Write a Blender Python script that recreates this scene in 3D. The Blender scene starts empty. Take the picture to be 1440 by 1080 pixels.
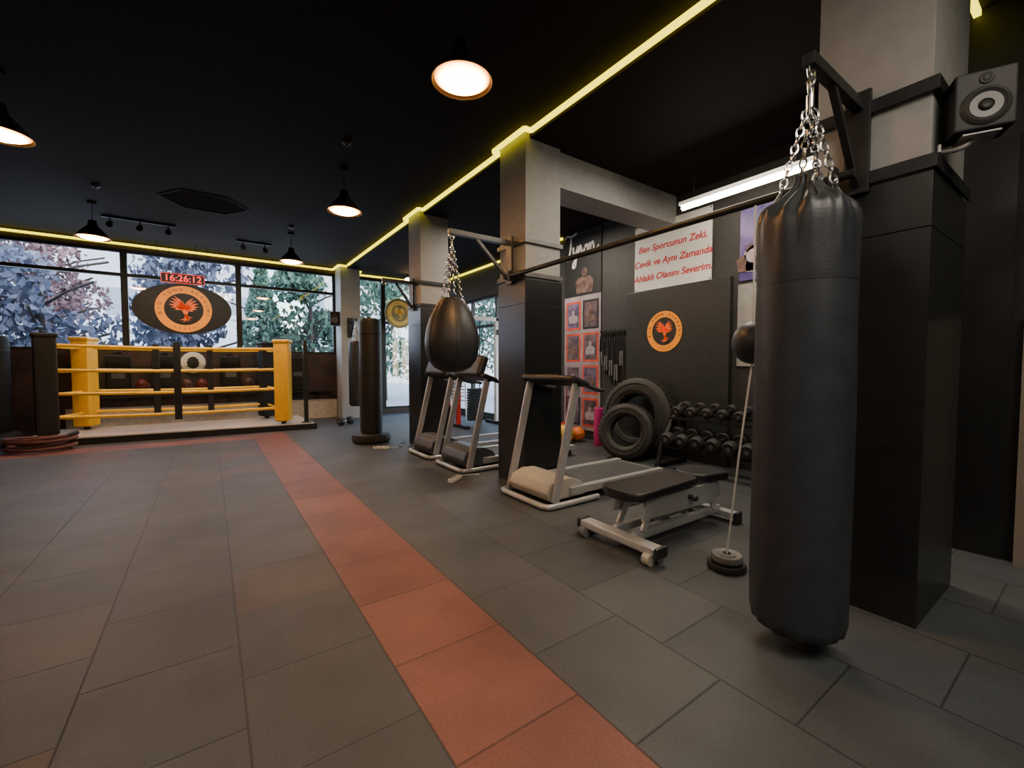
import bpy,bmesh,math,random
from mathutils import Vector,Matrix,Euler
random.seed(7)
S=bpy.context.scene; C=S.collection; PI=math.pi; I4=Matrix.Identity(4)
sin,cos=math.sin,math.cos
# ---------------------------------------------------------------- helpers
def pm(name,col,rough=.5,metal=0,var=.12,scale=12,bump=0,bscale=60,emit=None,es=0,coat=0,col2=None,det=3,spec=.5):
    m=bpy.data.materials.new(name); m.use_nodes=True
    nt=m.node_tree; N=nt.nodes; L=nt.links; b=N['Principled BSDF']
    tc=N.new('ShaderNodeTexCoord'); n=N.new('ShaderNodeTexNoise')
    n.inputs['Scale'].default_value=scale; n.inputs['Detail'].default_value=det
    L.new(tc.outputs['Object'],n.inputs['Vector'])
    r=N.new('ShaderNodeValToRGB'); e=r.color_ramp.elements
    c2=col2 or [min(1,c*(1+var)) for c in col]
    c1=col if col2 else [c*(1-var) for c in col]
    e[0].position=.35; e[0].color=(*c1,1); e[1].position=.65; e[1].color=(*c2,1)
    L.new(n.outputs['Fac'],r.inputs['Fac']); L.new(r.outputs['Color'],b.inputs['Base Color'])
    b.inputs['Roughness'].default_value=rough; b.inputs['Metallic'].default_value=metal
    b.inputs['Specular IOR Level'].default_value=spec
    if coat: b.inputs['Coat Weight'].default_value=coat; b.inputs['Coat Roughness'].default_value=.12
    if bump:
        n2=N.new('ShaderNodeTexNoise'); n2.inputs['Scale'].default_value=bscale; n2.inputs['Detail'].default_value=4
        L.new(tc.outputs['Object'],n2.inputs['Vector'])
        bp=N.new('ShaderNodeBump'); bp.inputs['Strength'].default_value=bump; bp.inputs['Distance'].default_value=.01
        L.new(n2.outputs['Fac'],bp.inputs['Height']); L.new(bp.outputs['Normal'],b.inputs['Normal'])
    if emit:
        b.inputs['Emission Color'].default_value=(*emit,1); b.inputs['Emission Strength'].default_value=es
    return m
def bx(bm,c,s,rot=None,bev=0,seg=2):
    vs=bmesh.ops.create_cube(bm,size=1.0)['verts']
    M=Matrix.Translation(c)@(Euler(rot).to_matrix().to_4x4() if rot else I4)@Matrix.Diagonal((s[0],s[1],s[2],1))
    bmesh.ops.transform(bm,matrix=M,verts=vs)
    if bev:
        es=list({e for v in vs for e in v.link_edges})
        bmesh.ops.bevel(bm,geom=es,offset=bev,segments=seg,affect='EDGES',profile=.5)
def bb(bm,x0,x1,y0,y1,z0,z1,bev=0):
    bx(bm,((x0+x1)/2,(y0+y1)/2,(z0+z1)/2),(x1-x0,y1-y0,z1-z0),None,bev)
def cy(bm,p0,p1,r0,r1=None,n=16):
    p0=Vector(p0);p1=Vector(p1);d=p1-p0
    q=d.to_track_quat('Z','Y').to_matrix().to_4x4()
    bmesh.ops.create_cone(bm,cap_ends=True,segments=n,radius1=r0,radius2=r0 if r1 is None else r1,depth=d.length,matrix=Matrix.Translation((p0+p1)/2)@q)
def bar(bm,p0,p1,w,h,bev=0,up=(0,0,1)):
    p0=Vector(p0);p1=Vector(p1);d=p1-p0;t=d.normalized();u=Vector(up)
    s=t.cross(u)
    if s.length<1e-3: s=t.cross(Vector((0,1,0)))
    s.normalize(); u=s.cross(t)
    M=Matrix((( t.x,s.x,u.x),(t.y,s.y,u.y),(t.z,s.z,u.z))).to_4x4()
    vs=bmesh.ops.create_cube(bm,size=1.0)['verts']
    bmesh.ops.transform(bm,matrix=Matrix.Translation((p0+p1)/2)@M@Matrix.Diagonal((d.length,w,h,1)),verts=vs)
    if bev:
        es=list({e for v in vs for e in v.link_edges}); bmesh.ops.bevel(bm,geom=es,offset=bev,segments=2,affect='EDGES',profile=.5)
def tb(bm,pts,r,n=8,closed=False):
    pts=[Vector(p) for p in pts]; N=len(pts); rings=[]; up=None
    for i,p in enumerate(pts):
        a=pts[i-1] if (i>0 or closed) else p; b=pts[(i+1)%N] if (i<N-1 or closed) else p
        t=(b-a).normalized()
        if up is None: up=Vector((0,0,1)) if abs(t.z)<.9 else Vector((1,0,0))
        s=t.cross(up)
        if s.length<1e-4: s=t.cross(Vector((1,.3,0)))
        s.normalize(); up=s.cross(t)
        rings.append([bm.verts.new(p+r*(cos(2*PI*k/n)*s+sin(2*PI*k/n)*up)) for k in range(n)])
    for i in range(N if closed else N-1):
        A=rings[i];B=rings[(i+1)%N]
        for k in range(n): bm.faces.new((A[k],A[(k+1)%n],B[(k+1)%n],B[k]))
    if not closed: bm.faces.new(rings[0]); bm.faces.new(rings[-1])
def catmull(P,k=6):
    P=[Vector(p) for p in P]; out=[]
    for i in range(len(P)-1):
        a,b,c,d=P[max(i-1,0)],P[i],P[i+1],P[min(i+2,len(P)-1)]
        for j in range(k):
            t=j/k; out.append(.5*((2*b)+(c-a)*t+(2*a-5*b+4*c-d)*t*t+(3*b-a-3*c+d)*t**3))
    return out+[P[-1]]
def lathe(bm,prof,n=32,M=I4):
    rings=[]
    for r,z in prof:
        if r<1e-6: rings.append([bm.verts.new(M@Vector((0,0,z)))])
        else: rings.append([bm.verts.new(M@Vector((r*cos(2*PI*k/n),r*sin(2*PI*k/n),z))) for k in range(n)])
    for a,b in zip(rings,rings[1:]):
        for k in range(n):
            j=(k+1)%n
            if len(a)==1 and len(b)==1: continue
            if len(a)==1: bm.faces.new((a[0],b[j],b[k]))
            elif len(b)==1: bm.faces.new((a[k],a[j],b[0]))
            else: bm.faces.new((a[k],a[j],b[j],b[k]))
def pr(bm,pts,h,M=I4):
    lo=[bm.verts.new(M@Vector((x,y,0))) for x,y in pts]; hi=[bm.verts.new(M@Vector((x,y,h))) for x,y in pts]
    bm.faces.new(lo); bm.faces.new(hi); n=len(pts)
    for k in range(n): bm.faces.new((lo[k],lo[(k+1)%n],hi[(k+1)%n],hi[k]))
def sp(bm,c,r,sc=(1,1,1),u=24,v=16):
    bmesh.ops.create_uvsphere(bm,u_segments=u,v_segments=v,radius=r,matrix=Matrix.Translation(c)@Matrix.Diagonal((*sc,1)))
def B(): return bmesh.new()
def ob(name,bm,mat,parent=None,ang=38,recalc=True):
    if recalc: bmesh.ops.recalc_face_normals(bm,faces=bm.faces)
    me=bpy.data.meshes.new(name); bm.to_mesh(me); bm.free(); me.materials.append(mat)
    for p in me.polygons: p.use_smooth=True
    me.set_sharp_from_angle(angle=math.radians(ang))
    o=bpy.data.objects.new(name,me); C.objects.link(o)
    if recalc and len(me.polygons)<4000:
        wn=o.modifiers.new('wn','WEIGHTED_NORMAL'); wn.keep_sharp=True
    if parent: o.parent=parent
    return o
def tag(o,label,cat,group=None):
    o['label']=label; o['category']=cat
    if group: o['group']=group
    return o
def thing(name,label,cat,loc=(0,0,0),rz=0,group=None):
    o=bpy.data.objects.new(name,None); o.empty_display_size=.1; C.objects.link(o); o.location=loc; o.rotation_euler=(0,0,rz)
    return tag(o,label,cat,group)
def struct(name,bm,mat,parent=None,label=None):
    o=ob(name,bm,mat,parent)
    if not parent:
        o['kind']='structure'
        if label: o['label']=label
    return o
def dup(root,loc,rz=0,label=None,rot=None):
    r=root.copy(); C.objects.link(r); r.location=loc; r.rotation_euler=rot or (0,0,rz)
    if label: r['label']=label
    for ch in list(root.children):
        c=ch.copy(); C.objects.link(c); c.parent=r
        for g in list(ch.children):
            d=g.copy(); C.objects.link(d); d.parent=c
    return r
def text_bm(bm,s,size,M,ext=.0015,shear=0,bold=0):
    cu=bpy.data.curves.new('t','FONT'); cu.body=s; cu.size=size; cu.align_x='CENTER'; cu.align_y='CENTER'; cu.extrude=ext; cu.shear=shear; cu.offset=bold
    o=bpy.data.objects.new('t',cu); C.objects.link(o); bpy.context.view_layer.update()
    me=bpy.data.meshes.new_from_object(o.evaluated_get(bpy.context.evaluated_depsgraph_get()))
    me.transform(M); bm.from_mesh(me)
    bpy.data.objects.remove(o); bpy.data.meshes.remove(me); bpy.data.curves.remove(cu)
RX=Matrix.Rotation(PI/2,4,'X'); FY=RX                       # flat sheet facing -Y
FX=Matrix.Rotation(-PI/2,4,'Z')@RX                          # flat sheet facing -X
T=Matrix.Translation
def chain(bm,p0,p1,ll=.038,w=.011,r=.0035):
    p0=Vector(p0);p1=Vector(p1);d=p1-p0;n=max(2,int(d.length/(ll*.78)));t=d.normalized()
    q=t.to_track_quat('Z','Y').to_matrix()
    for i in range(n):
        c=p0+d*((i+.5)/n); pts=[]
        for k in range(10):
            a=2*PI*k/10; x=w*cos(a); z=(ll/2)*sin(a)
            v=Vector((x,0,z)) if i%2 else Vector((0,x,z))
            pts.append(c+q@v)
        tb(bm,pts,r,5,True)
# ---------------------------------------------------------------- materials
BLK=pm('black_paint',(.013,.013,.013),.5,spec=.35)
CEIL=pm('black_ceiling',(.015,.0105,.008),.85,bump=.05,bscale=20,spec=.15)
WALLD=pm('charcoal_wall',(.032,.031,.030),.6,bump=.08)
WALLW=pm('pale_wall',(.32,.325,.32),.7,var=.05,bump=.05)
TAN=pm('tan_trim',(.20,.16,.12),.7,var=.05)
CLAD=pm('black_gloss_panel',(.010,.011,.012),.32,coat=.1)
LEA=pm('black_leather',(.026,.030,.037),.44,bump=.08,bscale=120)
LEA2=pm('black_vinyl',(.017,.018,.020),.45,bump=.08,bscale=90)
LEA3=pm('dull_black_vinyl',(.012,.012,.012),.65,bump=.08,bscale=90,spec=.25)
RUB=pm('tyre_rubber',(.026,.025,.024),.6,bump=.2,bscale=40)
STEEL=pm('dark_steel',(.04,.042,.045),.45,.6)
GREYST=pm('grey_steel',(.12,.12,.12),.45,.6)
CHR=pm('chrome',(.68,.68,.68),.25,1.,var=.05)
BENCHS=pm('bright_silver',(.66,.67,.68),.28,.5,var=.05)
SILV=pm('silver_paint',(.5,.5,.5),.32,.4,var=.05)
BEIGE=pm('cream_plastic',(.5,.46,.38),.42,var=.05)
DKPL=pm('dark_plastic',(.03,.03,.032),.4)
GRPL=pm('grey_plastic',(.16,.16,.16),.45)
HOODG=pm('hood_grey',(.075,.075,.078),.4)
SPKG=pm('speaker_dark',(.012,.013,.014),.5,spec=.3)
SPKC=pm('speaker_cone',(.05,.05,.05),.5,spec=.3)
BELT=pm('running_belt',(.06,.06,.06),.65,bump=.1)
YEL=pm('yellow_vinyl',(.80,.44,.012),.42,var=.06)
YROPE=pm('yellow_rope',(.90,.52,.015),.5,var=.06)
WHT=pm('white_plastic',(.72,.71,.68),.4,var=.04)
RED=pm('red_paint',(.5,.03,.02),.4)
PINK=pm('magenta_foam',(.55,.025,.20),.6)
ORG=pm('orange_rubber',(.7,.16,.02),.45)
BALLY=pm('yellow_rubber',(.75,.42,.02),.45)
GLVR=pm('glove_red',(.16,.03,.025),.4); GLVB=pm('glove_brown',(.10,.05,.04),.4)
CANV=pm('ring_canvas',(.66,.60,.57),.35,var=.10,scale=2,bump=.05)
LEDY=pm('led_yellow',(.8,.65,.05),.5,emit=(1,.84,.0),es=3.2)
TUBE=pm('tube_glow',(1,.95,.85),.5,emit=(1,.86,.64),es=42)
SPOTE=pm('spot_glow',(1,.9,.7),.5,emit=(1,.6,.25),es=40)
DIGIT=pm('red_led',(.8,.02,.02),.5,emit=(1,.012,.02),es=2.6)
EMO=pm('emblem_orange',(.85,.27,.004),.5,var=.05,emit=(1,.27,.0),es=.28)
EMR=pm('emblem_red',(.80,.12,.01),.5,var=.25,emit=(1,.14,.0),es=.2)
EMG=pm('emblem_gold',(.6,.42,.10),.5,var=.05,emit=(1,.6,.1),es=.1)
INK=pm('black_ink',(.01,.01,.01),.6)
SIGN=pm('sign_black',(.010,.010,.011),.5,spec=.3)
SIGNG=pm('sign_olive',(.22,.18,.07),.4)
SHEET=pm('banner_white',(.78,.76,.73),.6,var=.03,scale=3)
REDT=pm('banner_red',(.62,.04,.05),.6)
PHOTO=pm('photo_print',(.035,.025,.035),.4,col2=(.17,.10,.10),scale=9,det=4)
PHOTOB=pm('photo_print_blue',(.03,.03,.14),.4,col2=(.20,.13,.38),scale=5,det=4)
PHOTOV=pm('photo_print_violet',(.04,.03,.07),.4,col2=(.20,.15,.24),scale=7,det=4)
SKIN=pm('print_pale',(.34,.28,.30),.5,var=.2,scale=20)
PRED=pm('photo_frame_red',(.60,.07,.025),.5,var=.25,scale=5)
PALE=pm('poster_pale',(.30,.24,.26),.5,var=.35,scale=2.5)
LOWW=pm('lower_wall_mural',(.014,.012,.014),.45,col2=(.050,.026,.025),scale=5,det=5)
SHEEN=pm('pale_sheen',(.46,.42,.39),.5)  # reflected brightness put into the colour
ROPE=pm('dark_red_rope',(.10,.035,.03),.7,bump=.3,bscale=80)
def lamp_mat():
    m=bpy.data.materials.new('lamp_glow'); m.use_nodes=True; nt=m.node_tree; N=nt.nodes; L=nt.links; b=N['Principled BSDF']
    tc=N.new('ShaderNodeTexCoord'); sx=N.new('ShaderNodeSeparateXYZ'); L.new(tc.outputs['Object'],sx.inputs[0])
    cb=N.new('ShaderNodeCombineXYZ'); L.new(sx.outputs[0],cb.inputs[0]); L.new(sx.outputs[1],cb.inputs[1])
    ln=N.new('ShaderNodeVectorMath'); ln.operation='LENGTH'; L.new(cb.outputs[0],ln.inputs[0])
    mr=N.new('ShaderNodeMapRange'); mr.inputs[1].default_value=.05; mr.inputs[2].default_value=.155; L.new(ln.outputs['Value'],mr.inputs[0])
    rc=N.new('ShaderNodeValToRGB'); e=rc.color_ramp.elements; e[0].color=(1,.60,.24,1); e[1].color=(1,.30,.03,1); L.new(mr.outputs[0],rc.inputs['Fac'])
    rs=N.new('ShaderNodeMapRange'); rs.inputs[1].default_value=.085; rs.inputs[2].default_value=.172; rs.inputs[3].default_value=190; rs.inputs[4].default_value=4; rs.interpolation_type='SMOOTHSTEP'; L.new(ln.outputs['Value'],rs.inputs[0])
    L.new(rc.outputs[0],b.inputs['Emission Color']); L.new(rs.outputs[0],b.inputs['Emission Strength']); return m
LAMP=lamp_mat()
def floor_mat():
    m=bpy.data.materials.new('rubber_floor_tiles'); m.use_nodes=True
    nt=m.node_tree; N=nt.nodes; L=nt.links; b=N['Principled BSDF']
    def M(op,a,b_=None,c=None):
        n=N.new('ShaderNodeMath'); n.operation=op
        for i,v in enumerate((a,b_,c)):
            if v is None: continue
            if isinstance(v,(int,float)): n.inputs[i].default_value=v
            else: L.new(v,n.inputs[i])
        return n.outputs[0]
    def mix(f,a,b_,bt='MIX'):
        n=N.new('ShaderNodeMix'); n.data_type='RGBA'; n.blend_type=bt
        for i,v in ((0,f),(6,a),(7,b_)):
            if isinstance(v,(int,float)): n.inputs[i].default_value=v
            elif isinstance(v,tuple): n.inputs[i].default_value=v
            else: L.new(v,n.inputs[i])
        return n.outputs[2]
    g=N.new('ShaderNodeNewGeometry'); s=N.new('ShaderNodeSeparateXYZ'); L.new(g.outputs['Position'],s.inputs[0]); X=s.outputs[0];Y=s.outputs[1]
    gx=M('DIVIDE',M('SUBTRACT',X,.575),.5); cx=M('FLOOR',gx); fx=M('SUBTRACT',gx,cx)
    off=M('MULTIPLY',M('MODULO',M('ABSOLUTE',cx),2),.5)
    gy=M('ADD',M('DIVIDE',M('SUBTRACT',Y,1.63),.52),off); cyy=M('FLOOR',gy); fy=M('SUBTRACT',gy,cyy)
    cb=N.new('ShaderNodeCombineXYZ'); L.new(cx,cb.inputs[0]); L.new(cyy,cb.inputs[1])
    wn=N.new('ShaderNodeTexWhiteNoise'); wn.noise_dimensions='2D'; L.new(cb.outputs[0],wn.inputs['Vector'])
    edge=M('MINIMUM',M('MULTIPLY',M('MINIMUM',fx,M('SUBTRACT',1,fx)),.5),M('MULTIPLY',M('MINIMUM',fy,M('SUBTRACT',1,fy)),.52))
    jt=M('MINIMUM',M('DIVIDE',edge,.006),1)
    rp=N.new('ShaderNodeValToRGB'); e=rp.color_ramp.elements
    e[0].position=0; e[0].color=(.055,.061,.065,1); e[1].position=1; e[1].color=(.074,.080,.083,1)
    L.new(wn.outputs['Value'],rp.inputs['Fac'])
    rb=N.new('ShaderNodeValToRGB'); e=rb.color_ramp.elements
    e[0].position=.3; e[0].color=(.054,.059,.062,1); e[1].position=1; e[1].color=(.084,.061,.053,1)
    q=e.new(.76); q.color=(.065,.068,.069,1)
    L.new(wn.outputs['Value'],rb.inputs['Fac'])
    grey=mix(M('LESS_THAN',X,.575),rp.outputs[0],rb.outputs[0])
    strip=M('MULTIPLY',M('COMPARE',cx,0,.2),M('LESS_THAN',Y,8.71))
    band=M('MULTIPLY',M('MULTIPLY',M('GREATER_THAN',Y,8.22),M('LESS_THAN',Y,8.71)),M('LESS_THAN',X,1.075))
    red=M('MAXIMUM',strip,band)
    rr=N.new('ShaderNodeValToRGB'); e=rr.color_ramp.elements
    e[0].color=(.170,.066,.053,1); e[1].color=(.205,.081,.063,1); L.new(wn.outputs['Value'],rr.inputs['Fac'])
    col=mix(red,grey,rr.outputs[0])
    for sc,lo,hi in ((350,.66,1.34),(90,.88,1.12),(2.2,.78,1.18)):
        n=N.new('ShaderNodeTexNoise'); n.inputs['Scale'].default_value=sc; n.inputs['Detail'].default_value=3; L.new(g.outputs['Position'],n.inputs['Vector'])
        mr=N.new('ShaderNodeMapRange'); mr.inputs[1].default_value=.3; mr.inputs[2].default_value=.7; mr.inputs[3].default_value=lo; mr.inputs[4].default_value=hi
        L.new(n.outputs['Fac'],mr.inputs[0])
        cc=N.new('ShaderNodeCombineColor')
        for k in range(3): L.new(mr.outputs[0],cc.inputs[k])
        col=mix(1.0,col,cc.outputs[0],'MULTIPLY')
    jc=mix(1.0,col,(.34,.33,.33,1),'MULTIPLY')
    col=mix(M('SUBTRACT',1,jt),col,jc)
    L.new(col,b.inputs['Base Color']); b.inputs['Roughness'].default_value=.55
    b.inputs['Specular IOR Level'].default_value=.4
    bp=N.new('ShaderNodeBump'); bp.inputs['Strength'].default_value=.4; bp.inputs['Distance'].default_value=.004
    L.new(jt,bp.inputs['Height']); L.new(bp.outputs['Normal'],b.inputs['Normal'])
    return m
FLOOR=floor_mat()
def glass_mat():
    m=bpy.data.materials.new('window_glass'); m.use_nodes=True; nt=m.node_tree; N=nt.nodes; L=nt.links
    for n in list(N):
        if n.type=='BSDF_PRINCIPLED': N.remove(n)
    t=N.new('ShaderNodeBsdfTransparent'); t.inputs[0].default_value=(.90,.94,.98,1)
    gl=N.new('ShaderNodeBsdfGlossy'); gl.inputs['Roughness'].default_value=.02
    n=N.new('ShaderNodeTexNoise'); n.inputs['Scale'].default_value=1.5
    mr=N.new('ShaderNodeMapRange'); mr.inputs[3].default_value=.03; mr.inputs[4].default_value=.07; L.new(n.outputs['Fac'],mr.inputs[0])
    mx=N.new('ShaderNodeMixShader'); L.new(mr.outputs[0],mx.inputs[0]); L.new(t.outputs[0],mx.inputs[1]); L.new(gl.outputs[0],mx.inputs[2])
    L.new(mx.outputs[0],N['Material Output'].inputs[0]); return m
GLASS=glass_mat()
# ---------------------------------------------------------------- room shell
XL,XR,YB,YF,H=-4.0,5.05,10.7,-3.0,3.5
WT=3.36
bm=B(); bb(bm,XL,XR,YF,YB,-.12,0); struct('floor',bm,FLOOR)
bm=B(); bb(bm,XL-.2,XR+.2,YF-.2,YB+.2,H,H+.15); struct('ceiling',bm,CEIL)
bm=B(); bb(bm,XL-.2,XL,YF-.2,YB+.2,-.12,H); struct('wall_left',bm,WALLD)
bm=B(); bb(bm,XL,XR,YF-.2,YF,-.12,H); struct('wall_front',bm,WALLD)
bm=B(); bb(bm,XL,2.45,YB,YB+.2,-.12,1.48); bb(bm,XL,XR,YB,YB+.2,WT,H); bb(bm,2.45,2.92,YB,YB+.2,-.12,WT); bb(bm,2.92,XR,YB,YB+.2,-.12,.12); bb(bm,XR-.12,XR,YB,YB+.2,.12,WT); bb(bm,XL,-3.15,YB,YB+.2,1.48,WT)
struct('wall_back',bm,LOWW)
bm=B(); bb(bm,-2.1,2.44,YB-.02,YB,.0,.44); struct('sheen_band_back',bm,SHEEN)  # added pale band, paints the bright reflection low on the back wall
bm=B(); bb(bm,XR,XR+.2,YF-.2,6.8,-.12,H); bb(bm,XR,XR+.2,6.8,10.0,2.75,H); bb(bm,XR,XR+.2,6.8,10.0,-.12,.1); bb(bm,XR,XR+.2,10.0,YB+.2,-.12,H)
struct('wall_right',bm,WALLD)
bm=B(); bb(bm,2.6,XR,YF,YB,3.42,H-.001); struct('trim_1',bm,CEIL,label='black lowered ceiling edge over the machine side')
bm=B(); bb(bm,4.0,4.12,YF,1.0,0,3.42); struct('wall_partition',bm,BLK)
bm=B(); bb(bm,3.985,4.0,.40,.86,.0,2.6); d=struct('door_1',bm,CLAD)
bm=B(); bb(bm,3.93,4.0,.22,.345,0,1.5); struct('trim_2',bm,TAN)
# windows
def window(n,axis,a0,a1,z0,z1,pos,mull=(),trans=()):
    f=B(); w=.05
    def seg(u0,u1,v0,v1):
        if axis=='x': bb(f,u0,u1,pos+.04,pos+.12,v0,v1)
        else: bb(f,pos+.04,pos+.12,u0,u1,v0,v1)
    seg(a0,a0+w,z0,z1); seg(a1-w,a1,z0,z1); seg(a0+w,a1-w,z0,z0+w); seg(a0+w,a1-w,z1-w,z1)
    for m_ in mull: seg(m_-.03,m_+.03,z0+w,z1-w)
    for t in trans: seg(a0+w,a1-w,t-.03,t+.03)
    o=struct('window_%d'%n,f,BLK)
    g=B()
    if axis=='x': bb(g,a0,a1,pos+.075,pos+.085,z0,z1)
    else: bb(g,pos+.075,pos+.085,a0,a1,z0,z1)
    ob('pane',g,GLASS,o)
window(1,'x',-3.15,-1.27,1.48,WT,YB,(),(2.90,))
window(2,'x',-1.27,.53,1.48,WT,YB,(),(2.90,))
window(3,'x',.53,2.45,1.48,WT,YB,(),(2.90,))
window(4,'x',2.92,3.6,.12,WT,YB,(),(2.3,))
window(5,'x',3.6,4.93,.12,WT,YB,(),(2.3,))
window(6,'y',6.8,10.0,.1,2.75,XR,(7.85,8.9),(2.1,))
# columns
def column(x0,x1,y0,y1,clad,label):
    bm=B(); bb(bm,x0,x1,y0,y1,0,3.5,.006); o=struct('column',bm,WALLW,label=label)
    if clad:
        c=B(); bb(c,x0-.014,x1+.014,y0-.014,y1+.014,0,1.817,.002); bb(c,x0-.014,x1+.014,y0-.014,y1+.014,1.82,2.06,.002); ob('cladding',c,CLAD,o)
    return o
column(2.62,3.28,.52,.96,True,'near column with black gloss cladding behind the long bag')
column(2.55,3.0,3.4,3.85,True,'middle column with black cladding beside the nearest treadmill')
column(2.55,3.0,5.95,6.4,True,'third column behind the far treadmill')
column(2.45,2.88,10.2,10.69,False,'pale rear column at the windows')
bm=B(); bb(bm,3.0,XR,3.44,3.82,3.06,3.42); o=struct('beam',bm,WALLW,label='pale concrete beam from middle column to the banner wall')
# LED strips
def led(pts,label):
    bm=B()
    for p,q in zip(pts,pts[1:]):
        bar(bm,p,q,.034,.034)
    tag(ob('led_strip',bm,LEDY),label,'led strip')
pts=[(2.575,-2.9,3.46)]
for (xc,y0,y1) in ((2.62,.52,.96),(2.55,3.4,3.85),(2.55,5.95,6.4)):
    q=2.50 if xc<2.6 else 2.575
    pts+=[(2.575,y0-.05,3.46),(q,y0-.05,3.46),(q,y1+.05,3.46),(2.575,y1+.05,3.46)]
pts+=[(2.575,10.05,3.46)]
p2=[pts[0]]
for p in pts[1:]:
    if (Vector(p)-Vector(p2[-1])).length>.01: p2.append(p)
led(p2,'long yellow led strip running along the ceiling past the columns')
led([(-3.9,10.68,3.45),(2.4,10.68,3.45),(2.4,10.14,3.45),(2.58,10.14,3.45)],'yellow led strip along the top of the ring windows')
led([(2.93,10.3,3.40),(2.93,10.68,3.40),(4.95,10.68,3.40)],'short yellow led strip over the far windows right of the rear column')
led([(5.03,10.4,3.40),(5.03,5.65,3.40)],'short yellow led strip over the side window seen between columns')
led([(3.30,.6,3.40),(3.98,.6,3.40)],'short yellow led strip at top right above the wall speaker')
# ---------------------------------------------------------------- ceiling fittings
def pendant():
    t=thing('pendant_lamp','x','lamp',(0,0,0),0,'warm pendant lamps')
    bm=B(); lathe(bm,[(0,0),(.05,0),(.05,-.03),(0,-.035)],20); ob('canopy',bm,CEIL,t)
    bm=B(); cy(bm,(0,0,-.03),(0,0,-.27),.004,n=8); ob('cord',bm,CEIL,t)
    bm=B(); lathe(bm,[(.02,-.25),(.045,-.26),(.055,-.33),(.12,-.40),(.195,-.5),(.19,-.5),(.115,-.405),(.05,-.335),(.0,-.33)],36); ob('shade',bm,BLK,t)
    bm=B(); lathe(bm,[(0,-.525),(.05,-.522),(.1,-.513),(.14,-.499),(.178,-.48),(.178,-.478),(0,-.46)],40); ob('bulb',bm,LAMP,t)
    return t
PL=[(1.35,2.47,'largest glowing pendant lamp, nearest the camera'),(1.33,5.29,'second glowing pendant lamp, left of the middle column'),(1.2,8.35,'pendant lamp over the right part of the boxing ring'),
    (-1.3,5.1,'pendant lamp cut by the left picture edge'),(-1.3,8.39,'pendant lamp over the left part of the boxing ring')]
p0=pendant()
for i,(x,y,l) in enumerate(PL):
    if i==0: p0.location=(x,y,H); p0['label']=l
    else: dup(p0,(x,y,H),0,l)
def track(x0,x1,y,n,label):
    t=thing('track_light',label,'track light',((x0+x1)/2,y,H)); w=(x1-x0)/2
    bm=B(); bb(bm,-w,w,-.018,.018,-.03,0,.003); ob('rail',bm,BLK,t)
    for k in range(n):
        x=-w+.1+(2*w-.2)*k/(n-1)
        bm=B(); cy(bm,(x,0,-.03),(x,0,-.1),.008,n=8); cy(bm,(x,.05,-.09),(x,-.08,-.15),.035,.042,16); ob('spot_head',bm,BLK,t)
track(-1.3,-.4,9.0,3,'black three head track light left above the ring')
track(.45,1.0,9.35,2,'black two head track light right above the ring')
def smoke(x,y,l):
    t=thing('smoke_detector',l,'detector',(x,y,H),0,'ceiling detectors')
    bm=B(); lathe(bm,[(0,0),(.045,0),(.045,-.02),(.03,-.035),(0,-.036)],20); ob('housing',bm,DKPL,t)
    bm=B(); lathe(bm,[(0,-.034),(.014,-.036),(.012,-.05),(0,-.052)],12); ob('sensor',bm,GREYST,t)
smoke(1.2,4.65,'small dark ceiling detector above the second pendant lamp'); smoke(-1.13,7.57,'small dark ceiling detector nearest the left edge'); smoke(1.15,7.94,'small dark ceiling detector near the two head track light')
t=thing('ceiling_vent','faint dark six sided ceiling vent grille above the ring side','vent',(.0,7.5,H))
GRV=pm('vent_brown',(.032,.021,.017),.7,spec=.2)
hexp=[(.52*cos(k*PI/3),.44*sin(k*PI/3)) for k in range(6)]
bm=B()
for k in range(6):
    a,b=hexp[k],hexp[(k+1)%6]; bar(bm,(a[0],a[1],-.006),(b[0],b[1],-.006),.018,.012)
ob('frame',bm,GRV,t)
bm=B()
for k in range(-4,5):
    y=k*.08; w=.50-abs(y)/.381*.26; bx(bm,(0,y,-.004),(2*w,.006,.008))
ob('grille',bm,CEIL,t)
t=thing('tube_light','bright white tube light hung in front of the banner wall','lamp',(4.4,2.28,2.97))
bm=B(); bb(bm,-.05,.05,-.66,.66,.03,.07,.006); ob('housing',bm,WHT,t)
bm=B(); cy(bm,(0,-.64,.01),(0,.64,.01),.028,n=16); ob('tube',bm,TUBE,t)
for s in (-.5,.5):
    bm=B(); cy(bm,(0,s,.06),(0,s,.455),.004,n=6); ob('cable',bm,BLK,t)
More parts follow.
